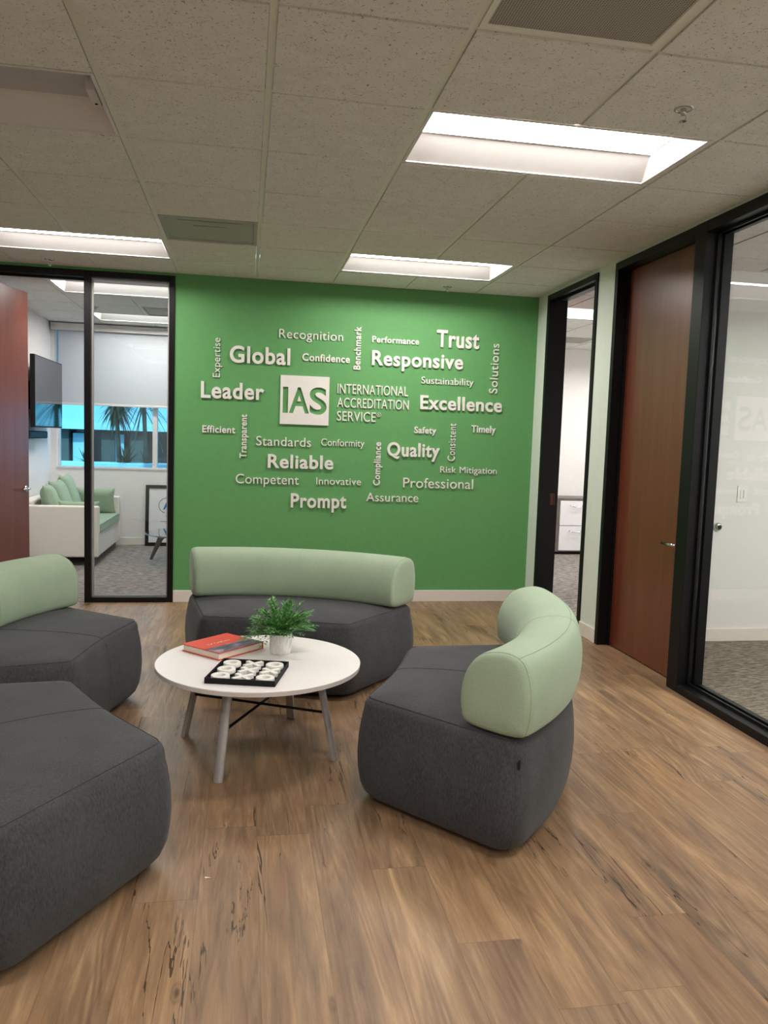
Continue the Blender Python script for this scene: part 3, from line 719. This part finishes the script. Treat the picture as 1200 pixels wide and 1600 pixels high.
def sofa(loc, th, label, back, flip=False):
    t = thing('lounge_sofa' if back else 'lounge_bench', label, 'sofa' if back else 'bench', (loc[0], loc[1], 0), 'curved charcoal lounge seats', rz=R(th), local=True)
    s = MB().loft(RINGS).build('seat', 'dark', t, smooth=True)
    sm = MB()
    top = 12
    sm.tube([Vector(p) + Vector((0, 0, .0015)) for p in RINGS[top]] + [Vector(RINGS[top][0]) + Vector((0, 0, .0015))],   .0011, 5, False)
    for vi in (0, 4, 5, 6, 7):        # upright seams at the corners
        idx = vi * SEG + 3
        sm.tube([Vector(RINGS[k][idx]) for k in range(2, top + 1)], .0009, 5, False)
    ii, oo = 6 * SEG + 3, 2 * SEG + 3
    path = [Vector(RINGS[k][ii]) + Vector((0, 0, .001)) for k in range(top, 19)] + [Vector(RINGS[k][oo]) + Vector((0, 0, .001)) for k in range(18, top - 1, -1)]
    sm.tube(path, .0009, 5, False)
    sm.build('seam', 'seam', s)
    b = MB(); b.loft([[(p.x, p.y, z) for p in rounded(inset(seat_poly(), d), [.04] * 8)] for z, d in ((0, .07), (.026, .06))]); b.build('plinth', 'blackm', t)
    if back:
        # cross-section (distance in from the outer edge, height above the seat)
        pr = [(.205, .004), (.230, .05), (.232, .12), (.212, .19), (.165, .248), (.10, .272), (.035, .275), (-.012, .25), (-.038, .18), (-.043, .10), (-.034, .035), (-.012, .002), (.1, -.006)]
        n = len(pr); fine = []
        for i in range(n):
            p0, p1, p2, p3 = (Vector(pr[(i + k) % n]) for k in (-1, 0, 1, 2))
            for k in range(4):
                u = k / 4; fine.append(.5 * ((2 * p1) + (p2 - p0) * u + (2 * p0 - 5 * p1 + 4 * p2 - p3) * u * u + (3 * p1 - p0 - 3 * p2 + p3) * u ** 3))
        cz = Vector((.095, .13)); hb = HA + .006; rings = []
        st = [(-1, .0, .80), (-1, -.012, .90), (-1, -.004, .965), (-1, .012, .99), (-1, .035, 1.0)]
        mid = [(u / 12) for u in range(-11, 12)]
        def ring(ang, sc): return [((RO - (cz.x + (p.x - cz.x) * sc)) * math.cos(ang), (RO - (cz.x + (p.x - cz.x) * sc)) * math.sin(ang), SH + .012 + cz.y + (p.y - cz.y) * sc) for p in fine]
        ends = [(.006, .55), (.004, .84), (.000, .935), (-.008, .98), (-.022, 1.0)]
        for d, sc in ends: rings.append(ring(-hb - d + .006, sc))
        for u in mid: rings.append(ring(u * (hb - .03) * 12 / 11, 1.0))
        for d, sc in reversed(ends): rings.append(ring(hb + d - .006, sc))
        bk = MB().loft(rings).build('backrest', 'sage', t, smooth=True)
        g = MB()
        for r_ in (rings[3], rings[-4]): g.tube(r_ + [r_[0]], .0012, 5, False)
        c0 = len(rings) // 2; g.tube(rings[c0][0:40], .0008, 5, False)
        # seam along the top rear edge
        k_ = 7 * 4 - 2; g.tube([r_[k_] for r_ in rings[3:-3]], .0012, 5, False)
        g.build('seam', 'seamg', bk)
    return t
s_b = sofa((-.125, -3.255), 73.6, 'curved charcoal sofa with sage backrest standing before the green wall', True)
s_r = sofa((-.177, -3.055), -24.2, 'curved charcoal sofa with sage backrest right of the round table, seen end-on', True)
s_l = sofa((.108, -2.99), 167.8, 'curved charcoal sofa with sage backrest cut by the left edge of the photo', True)
s_f = sofa((.180, -3.362), -148.0, 'backless curved charcoal bench in the near left foreground', False)
# small sewn tag on the right sofa
g = MB(); a0 = -HA + .028; rr = RO - .02
for k in range(1): g.box(-.004, .002, -.009, .009, -.012, .012)
lb = g.build('tag', 'blackm', s_r); lb.location = ((RO + .012) * math.cos(-HA + .006), (RO + .012) * math.sin(-HA + .006) , .345); lb.rotation_euler = (0, 0, -HA + .3)

# ------------------------------------------------------------------ coffee table
TC = (.014, -3.168); TZ = .40
tb = thing('coffee_table', 'round white coffee table with splayed grey metal legs', 'table', (TC[0], TC[1], 0), local=True)
tp = MB().lathe([(.449, TZ - .005), (.45, TZ - .002), (.448, TZ)], n=96).build('tabletop', 'top', tb)
MB().lathe([(.44, TZ - .022), (.448, TZ - .021), (.4495, TZ - .005)], n=96).build('edge_band', 'edge', tp)
feet = [(-.32, -3.006), (-.151, -3.519), (.343, -3.341), (.184, -2.811)]
for x, y in feet:
    a = math.atan2(y - TC[1], x - TC[0]); rd = Vector((math.cos(a), math.sin(a), 0)); td = Vector((-rd.y, rd.x, 0))
    rf = math.hypot(x - TC[0], y - TC[1]); rings = []
    for rr_, z in ((rf, 0), (rf - .085, TZ - .02)):
        c = rd * rr_ + Vector((0, 0, z))
        rings.append([c + td * .019 - rd * .011, c + td * .021 + rd * .002, c + td * .014 + rd * .010, c + rd * .013, c - td * .014 + rd * .010, c - td * .021 + rd * .002, c - td * .019 - rd * .011])
    MB().loft([[tuple(p) for p in r_] for r_ in rings]).build('leg', 'alu', tb, bevel=.002)
for i, j, z in ((0, 2, .205), (1, 3, .195)):
    def at(k, z):
        x, y = feet[k][0] - TC[0], feet[k][1] - TC[1]; q = math.hypot(x, y); s_ = (q - .085 * z / (TZ - .03) - .01) / q; return (x * s_, y * s_, z)
    MB().tube([at(i, z), at(j, z)], .006, 8).build('cross_brace', 'blackm', tb, smooth=True)
MB().lathe([(.30, TZ - .036), (.31, TZ - .036), (.31, TZ - .021), (.30, TZ - .021)], n=48).build('underframe', 'blackm', tb)

# ------------------------------------------------------------------ book
bk = thing('book', 'red hardcover book with a purple photo strip on the round table', 'book', (-.150, -2.985, TZ), rz=R(44.5), local=True)
bl, bw, bh = .278, .246, .034
MB().box(-bl / 2 + .006, bl / 2 - .004, -bw / 2 + .006, bw / 2 - .005, .0035, bh - .0035).build('page_block', 'paper', bk)
MB().box(-bl / 2, bl / 2, -bw / 2, bw / 2, .0005, .0035).build('back_cover', 'red', bk, bevel=.0008)
fc = MB().box(-bl / 2, bl / 2, -bw / 2, bw / 2, bh - .0035, bh).build('front_cover', 'red', bk, bevel=.0008)
MB().box(bl / 2 - .004, bl / 2, -bw / 2, bw / 2, .0005, bh).build('spine', 'red', bk, bevel=.0008)
MB().box(-bl / 2 + .001, bl / 2 - .001, -bw / 2 + .001, -bw / 2 + .092, bh, bh + .0006).build('cover_photo', 'photo', fc)
rnd = random.Random(11); g = MB(); x = -.075
for wlen in (3, 9):                        # an illegible two-word title
    for k in range(wlen):
        hgt = .016 if k == 0 else rnd.choice((.009, .009, .013)); g.box(x, x + .0028, .012, .012 + hgt, bh, bh + .0006)
        if k % 2 == 0: g.box(x, x + .0075, .012 + hgt - .003, .012 + hgt, bh, bh + .0006)
        else: g.box(x, x + .0075, .012, .0148, bh, bh + .0006); g.box(x + .0055, x + .0075, .012, .012 + hgt * .8, bh, bh + .0006)
        x += .0105
    x += .008
g.build('cover_title', 'letter', fc)

# ------------------------------------------------------------------ tic-tac-toe tray and pieces
TA = R(-13.9); TCX, TCY = -.036, -3.385; th = .024; ts = .288
ty = thing('game_tray', 'black square tray of the tic-tac-toe game on the round table', 'tray', (TCX, TCY, TZ), rz=TA, local=True)
MB().box(-ts / 2, ts / 2, -ts / 2, ts / 2, 0.0002, .005).build('base', 'blackm', ty, bevel=.001)
g = MB(); q = ts / 2; t_ = .005
g.box(-q, q, -q, -q + t_, .005, th); g.box(-q, q, q - t_, q, .005, th); g.box(-q, -q + t_, -q + t_, q - t_, .005, th); g.box(q - t_, q, -q + t_, q - t_, .005, th)
g.build('rim', 'blackm', ty, bevel=.001)
g = MB()
for s_ in (-1, 1): g.box(s_ * .0463 - .002, s_ * .0463 + .002, -q + t_, q - t_, .005, .010); g.box(-q + t_, q - t_, s_ * .0463 - .0018, s_ * .0463 + .0018, .005, .0098)
g.build('divider', 'blackm', ty)
cs, sn = math.cos(TA), math.sin(TA)
rows = ['OXO', 'OXX', 'OXO']; rn = ['back', 'middle', 'front']; cn = ['left', 'centre', 'right']; proto = {}
for r_ in range(3):
    for c_ in range(3):
        lx, ly = (c_ - 1) * .0925, (1 - r_) * .0925; kx = rows[r_][c_]
        if kx not in proto:
            g = MB()
            if kx == 'O': g.lathe([(.020, .0), (.036, .0), (.038, .002), (.038, .017), (.0365, .019), (.0215, .019), (.020, .017), (.020, 0)], n=40)
            else:
                L, W_ = .047, .0092; P_ = []
                for q_ in range(4):              # one outline of a cross with slightly flared arms
                    d = Vector((math.cos(R(45) + q_ * R(90)), math.sin(R(45) + q_ * R(90)))); n_ = Vector((-d.y, d.x))
                    P_ += [tuple(d * W_ - n_ * W_), tuple(d * L - n_ * W_ * 1.05), tuple(d * L + n_ * W_ * 1.05)]
                g.prism(P_, 0, .019)
            proto[kx] = g.build('game_piece', 'ceramic', None, bevel=.002); o = proto[kx]
        else:
            o = proto[kx].copy(); COL.objects.link(o)
        o.location = (TCX + cs * lx - sn * ly, TCY + sn * lx + cs * ly, TZ + .0052); o.rotation_euler = (0, 0, TA)
        o.name = 'game_piece'
        tag(o, 'white %s game piece in the %s row, %s of the black tray' % ('ring O' if kx == 'O' else 'cross X', rn[r_], cn[c_]), 'game piece', 'tic-tac-toe pieces')

g = MB(); g.add([(-.355, -4.35, .0006), (-.338, -4.354, .003), (-.337, -4.349, .0006), (-.354, -4.345, .003)], [(0, 1, 2, 3)]); g.add([(-.355, -4.35, .0002), (-.338, -4.354, .0026), (-.337, -4.349, .0002), (-.354, -4.345, .0026)], [(3, 2, 1, 0)])
sc_ = g.build('paper_scrap', 'paper'); sc_.location = (.189, .127, 0); tag(sc_, 'tiny white paper scrap lying on the wood floor in the foreground', 'paper scrap')

# ------------------------------------------------------------------ potted plant
px, py = .112, -3.052
pt = thing('potted_plant', 'leafy green plant in a white marbled cup on the round table', 'plant', (px, py, TZ), local=True)
MB().lathe([(.044, .0004), (.047, .003), (.0505, .02), (.0515, .092), (.050, .094), (.047, .092), (.046, .078)], n=40).build('pot', 'marble', pt, smooth=True)
MB().lathe([(.001, .076), (.046, .076), (.046, .079), (.001, .081)], n=24).build('soil', 'soil', pt)
rnd = random.Random(5); g = MB(); st = MB()
def leaflet(p, d, L, W_, up):
    side = d.cross(up)
    side = side.normalized() if side.length > 1e-4 else Vector((1, 0, 0)); u2 = side.cross(d).normalized()
    a = p + d * L * .45 + side * W_ + u2 * W_ * .4; b = p + d * L * .45 - side * W_ + u2 * W_ * .4; c = p + d * L - u2 * L * .08; m_ = p + d * L * .45
    g.add([p, a, c, b, m_], [(0, 4, 1), (1, 4, 2), (0, 3, 4), (3, 2, 4)])
for k in range(125):
    az = rnd.uniform(0, 6.283); el = rnd.choice((rnd.uniform(.15, .8), rnd.uniform(.5, 1.45))); L = rnd.uniform(.09, .165) * (1.0 if el < 1.0 else 1.1)
    if k < 9: el = rnd.uniform(-.12, .2); L = rnd.uniform(.13, .17); az = rnd.choice((3.1, 3.5, 2.7, 3.9, .1)) + rnd.uniform(-.3, .3)
    d = Vector((math.cos(az) * math.cos(el), math.sin(az) * math.cos(el), math.sin(el))); b0 = Vector((.03 * math.cos(az) * rnd.random(), .03 * math.sin(az) * rnd.random(), .08))
    pts = []
    for s in range(9):
        u = s / 8; pts.append(b0 + Vector((0, 0, .022 * min(1, u * 3))) + d * L * u + Vector((0, 0, -.20 * L * u * u)))
    st.tube(pts, .0008, 4, False)
    for s in range(2, 9):
        td = (pts[s] - pts[s - 1]).normalized(); sd = td.cross(Vector((0, 0, 1)))
        sd = sd.normalized() if sd.length > 1e-3 else Vector((1, 0, 0))
        for sg in (-1, 1):
            dd = (td * .8 + sd * sg * rnd.uniform(.4, .9) + Vector((rnd.uniform(-.2, .2), rnd.uniform(-.2, .2), rnd.uniform(-.1, .4)))).normalized()
            leaflet(pts[s], dd, rnd.uniform(.021, .036), rnd.uniform(.0034, .0056), Vector((0, 0, 1)))
    leaflet(pts[-1], td, .026, .0038, Vector((0, 0, 1)))
fo = g.build('foliage', 'leaf', pt); st.build('stems', 'leaf', fo)

# ------------------------------------------------------------------ office furniture
so = thing('sofa', 'ivory office sofa with pale green cushions behind the glass', 'sofa', (-1.95, 2.5, 0), group=None)
SX0, SX1, SY0, SY1 = -2.36, -1.545, 1.80, 3.26
MB().box(SX0, SX1 - .01, SY0 + .09, SY1 - .09, .09, .33).build('base', 'ofab', so, bevel=.012)
for y0, y1 in ((SY0, SY0 + .10), (SY1 - .10, SY1)): MB().box(SX0, SX1, y0, y1, .09, .62).build('arm', 'ofab', so, bevel=.018, seg=3)
MB().box(SX0, SX0 + .16, SY0 + .1, SY1 - .1, .33, .66).build('backrest', 'ofab', so, bevel=.02, seg=3)
ym = (SY0 + SY1) / 2
for y0, y1 in ((SY0 + .105, ym - .003), (ym + .003, SY1 - .105)):
    cu = MB().box(SX0 + .16, SX1 + .005, y0, y1, .333, .43).build('seat_cushion', 'ogrn', so, bevel=.022, seg=3); cu['_o'] = so['_o']
    g = MB(); z = .425
    g.tube([(SX1 + .003, y0 + .012, .42), (SX1 + .003, y1 - .012, .42)], .004, 6); g.tube([(SX1 + .003, y0 + .012, .345), (SX1 + .003, y1 - .012, .345)], .004, 6)
    g.build('piping', 'seamg', cu)
for x in (SX0 + .05, SX1 - .06):
    for y in (SY0 + .05, SY1 - .05): MB().box(x - .016, x + .016, y - .016, y + .016, 0, .092).build('leg', 'chrome', so, bevel=.002)
def pillow(cx, cy, cz, wd, ht, tk, yaw, tilt, label, roll=0):
    g = MB(); N = 14; vs = []; top = {}; bot = {}
    mat_ = Matrix.Rotation(yaw, 3, 'Z') @ Matrix.Rotation(tilt, 3, 'Y') @ Matrix.Rotation(roll, 3, 'X')
    for sgn in (1, -1):
        idx = len(vs)
        for i in range(N + 1):
            for j in range(N + 1):
                u, v = -1 + 2 * i / N, -1 + 2 * j / N
                pin = 1 - .10 * (1 - abs(u) ** 2) * abs(v) ** 3 ; pin2 = 1 - .10 * (1 - abs(v) ** 2) * abs(u) ** 3
                t = tk / 2 * max(0, (1 - u ** 4) * (1 - v ** 4)) ** .6 + .004
                p = mat_ @ Vector((sgn * t, u * wd / 2 * pin2, v * ht / 2 * pin)); vs.append((cx + p.x, cy + p.y, cz + p.z))
    n1 = N + 1; m_ = n1 * n1; fs = []
    for i in range(N):
        for j in range(N):
            a = i * n1 + j; fs.append((a, a + 1, a + n1 + 1, a + n1)); fs.append((m_ + a, m_ + a + n1, m_ + a + n1 + 1, m_ + a + 1))
    br = [i * n1 for i in range(n1)] + [N * n1 + j for j in range(1, n1)] + [i * n1 + N for i in range(N - 1, -1, -1)] + [j for j in range(N - 1, 0, -1)]
    for k in range(len(br)):
        a, b = br[k], br[(k + 1) % len(br)]; fs.append((a, b, m_ + b, m_ + a))
    g.add(vs, fs); return tag(g.build('throw_pillow', 'ogrn', None, smooth=True), label, 'pillow', 'pillows on the office sofa')
pillow(-2.06, 2.09, .62, .38, .42, .15, R(8), R(-20), 'pale green pillow nearest the office door leaf on the ivory sofa')
pillow(-2.055, 2.48, .635, .38, .44, .15, R(-4), R(-20), 'pale green pillow between the nearest and the tallest pillow')
pillow(-2.04, 2.85, .66, .38, .48, .15, R(0), R(-18), 'pale green pillow standing upright against the sofa back, the tallest')
pillow(-1.80, 3.06, .575, .46, .32, .12, R(90), R(-12), 'pale green pillow leaning on the far arm of the ivory sofa')
pillow(-1.78, 1.99, .545, .42, .23, .10, R(90), R(12), 'low pale green pillow along the near arm of the ivory sofa')

tv = thing('television', 'black flat television on the white office wall', 'television', (-2.3, 2.6, 1.8))
MB().box(-2.245, -2.197, 1.985, 3.205, 1.41, 2.155).build('casing', 'blackm', tv, bevel=.006)
MB().box(-2.1969, -2.195, 1.995, 3.195, 1.425, 2.145).build('screen', 'screen', tv)
MB().box(-2.285, -2.245, 2.15, 3.05, 1.5, 1.95).build('rear_housing', 'blackm', tv, bevel=.01)
MB().box(-2.379, -2.285, 2.35, 2.85, 1.6, 1.9).build('wall_bracket', 'blackm', tv)
sb = thing('soundbar', 'small black speaker bar on the wall under the television', 'speaker', (-2.3, 2.3, 1.33))
MB().box(-2.379, -2.245, 1.95, 2.72, 1.292, 1.372).build('casing', 'blackm', sb, bevel=.012)
MB().box(-2.2455, -2.243, 2.0, 2.67, 1.305, 1.36).build('grille', 'black', sb)

pf = thing('framed_poster', 'black framed poster leaning on the wall under the office window', 'framed poster', (-.98, 3.4, 0))
def tilt(y, z): return 3.355 + (z / .75) * .075 + y
def slab(mb, x0, x1, z0, z1, d0, d1):
    mb.add([(x0, tilt(d0, z0), z0), (x1, tilt(d0, z0), z0), (x1, tilt(d1, z0), z0), (x0, tilt(d1, z0), z0), (x0, tilt(d0, z1), z1), (x1, tilt(d0, z1), z1), (x1, tilt(d1, z1), z1), (x0, tilt(d1, z1), z1)],
           [(3, 2, 1, 0), (4, 5, 6, 7), (0, 1, 5, 4), (1, 2, 6, 5), (2, 3, 7, 6), (3, 0, 4, 7)])
g = MB(); px0, px1 = -1.27, -.65
slab(g, px0, px0 + .042, .002, .75, -.012, .012); slab(g, px1 - .042, px1, .002, .75, -.012, .012); slab(g, px0 + .042, px1 - .042, .002, .044, -.012, .012); slab(g, px0 + .042, px1 - .042, .708, .75, -.012, .012)
g.build('frame', 'black', pf)
g = MB(); slab(g, px0 + .042, px1 - .042, .044, .708, -.002, .004); ps = g.build('poster', 'poster', pf); ps['_o'] = pf['_o']
g = MB(); n = 28
for k in range(n):
    a, b = R(60) + k / n * R(200), R(60) + (k + 1) / n * R(200); cx_, cz_ = -1.02, .50
    slabq = [(cx_ + r_ * math.cos(t), cz_ + r_ * math.sin(t)) for t, r_ in ((a, .088), (b, .088), (b, .095), (a, .095))]
    g.add([(x, tilt(-.0028, z), z) for x, z in slabq] , [(0, 1, 2, 3)])
for z, x0, x1 in ((.60, -1.03, -.9), (.37, -1.03, -.88), (.30, -1.09, -.87), (.28, -1.03, -.88)): slab(g, x0, x1, z, z + .006, -.0028, -.002)
g.build('print_lines', 'ink', ps)
me = text_mesh('A', True); place_text(me, True, .10, .10, lambda a, u, d: Vector((-1.06 + a, tilt(-.003, .45 + u) + d * .0003, .45 + u)))
for v in me.vertices: v.co -= Vector(pf['_o'])
mkobj('poster_letter', me, 'blue', ps)

gt = thing('glass_table', 'low oval glass-topped table with splayed brown legs in the office', 'table', (-.66, 2.05, 0), local=True)
prof = []
g = MB(); n = 48; g.loft([[(q * .45 * math.cos(6.2832 * k / n), q * .45 * math.sin(6.2832 * k / n), z) for k in range(n)] for q, z in ((.985, .318), (1, .322), (1, .328), (.985, .332))]); g.build('glass_top', 'cglass', gt)
for a in (R(152), R(32), R(272)):
    d = Vector((math.cos(a), math.sin(a), 0)); n_ = Vector((-d.y, d.x, 0)); rings = []
    for r_, z, ww, hh in ((.47, .0, .010, .012), (.41, .12, .013, .018), (.35, .24, .016, .028), (.28, .292, .018, .024), (.1, .300, .016, .016), (.0, .300, .014, .012)):
        c = d * r_ + Vector((0, 0, z)); t2 = (Vector((0, 0, 1)) * (1 if r_ < .3 else .35) + d * (0 if r_ < .3 else .9)).normalized()
        rings.append([tuple(c + n_ * sx_ * ww + t2 * sy_ * hh) for sx_, sy_ in ((-1, -1), (1, -1), (1, 1), (-1, 1))])
    MB().loft(rings).build('leg', 'walnut', gt, bevel=.003)

# ------------------------------------------------------------------ right-hand rooms
fc_ = thing('file_cabinet', 'grey file cabinet with two white drawers through the open doorway', 'cabinet', (4.3, 3.1, 0))
g = MB(); g.box(3.86, 4.72, 2.90, 3.312, .035, .705); g.build('body', 'oak', fc_, bevel=.003)
MB().box(3.845, 4.735, 2.885, 3.315, .705, .735).build('top', 'oak', fc_, bevel=.003)
MB().box(3.88, 4.70, 2.93, 3.30, 0, .035).build('plinth', 'blackm', fc_)
for z0, z1 in ((.055, .372), (.38, .698)):
    dr = MB().box(3.92, 4.70, 2.882, 2.90, z0, z1).build('drawer', 'drawer', fc_, bevel=.002); dr['_o'] = fc_['_o']
    g = MB(); zz = z1 - .06; pts = [(4.05, 2.882, zz)] + [(4.05 + .155 * k / 8, 2.850, zz - .022 * math.sin(math.pi * k / 8)) for k in range(9)] + [(4.205, 2.882, zz)]
    g.tube(pts, .005, 8); g.build('handle', 'chrome', dr, smooth=True)

sw = thing('light_switch', 'white dimmer switch plate on the wall behind the right-hand glass', 'light switch', (3.5, -1.45, 1.09))
MB().box(3.462, 3.540, -1.456, -1.4502, 1.03, 1.15).build('plate', 'ceramic', sw, bevel=.002)
MB().box(3.484, 3.518, -1.460, -1.456, 1.055, 1.125).build('rocker', 'drawer', sw, bevel=.001)
g = MB()
for k in range(7): g.box(3.503, 3.511, -1.4612, -1.460, 1.064 + k * .008, 1.068 + k * .008)
g.build('indicator', 'oak', sw)
ds = thing('door_stop', 'round chrome door bumper on the wall behind the right-hand glass', 'door stop', (3.324, -1.45, .848))
MB().lathe([(.030, -1.4502), (.031, -1.458), (.026, -1.468), (.018, -1.474)], (3.324, 0, .848), 28, 'y').build('base', 'chrome', ds, smooth=True)
MB().lathe([(.016, -1.474), (.015, -1.480), (.008, -1.483)], (3.324, 0, .848), 20, 'y').build('rubber_pad', 'blackm', ds, smooth=True)

for o in bpy.data.objects:
    if '_o' in o: del o['_o']
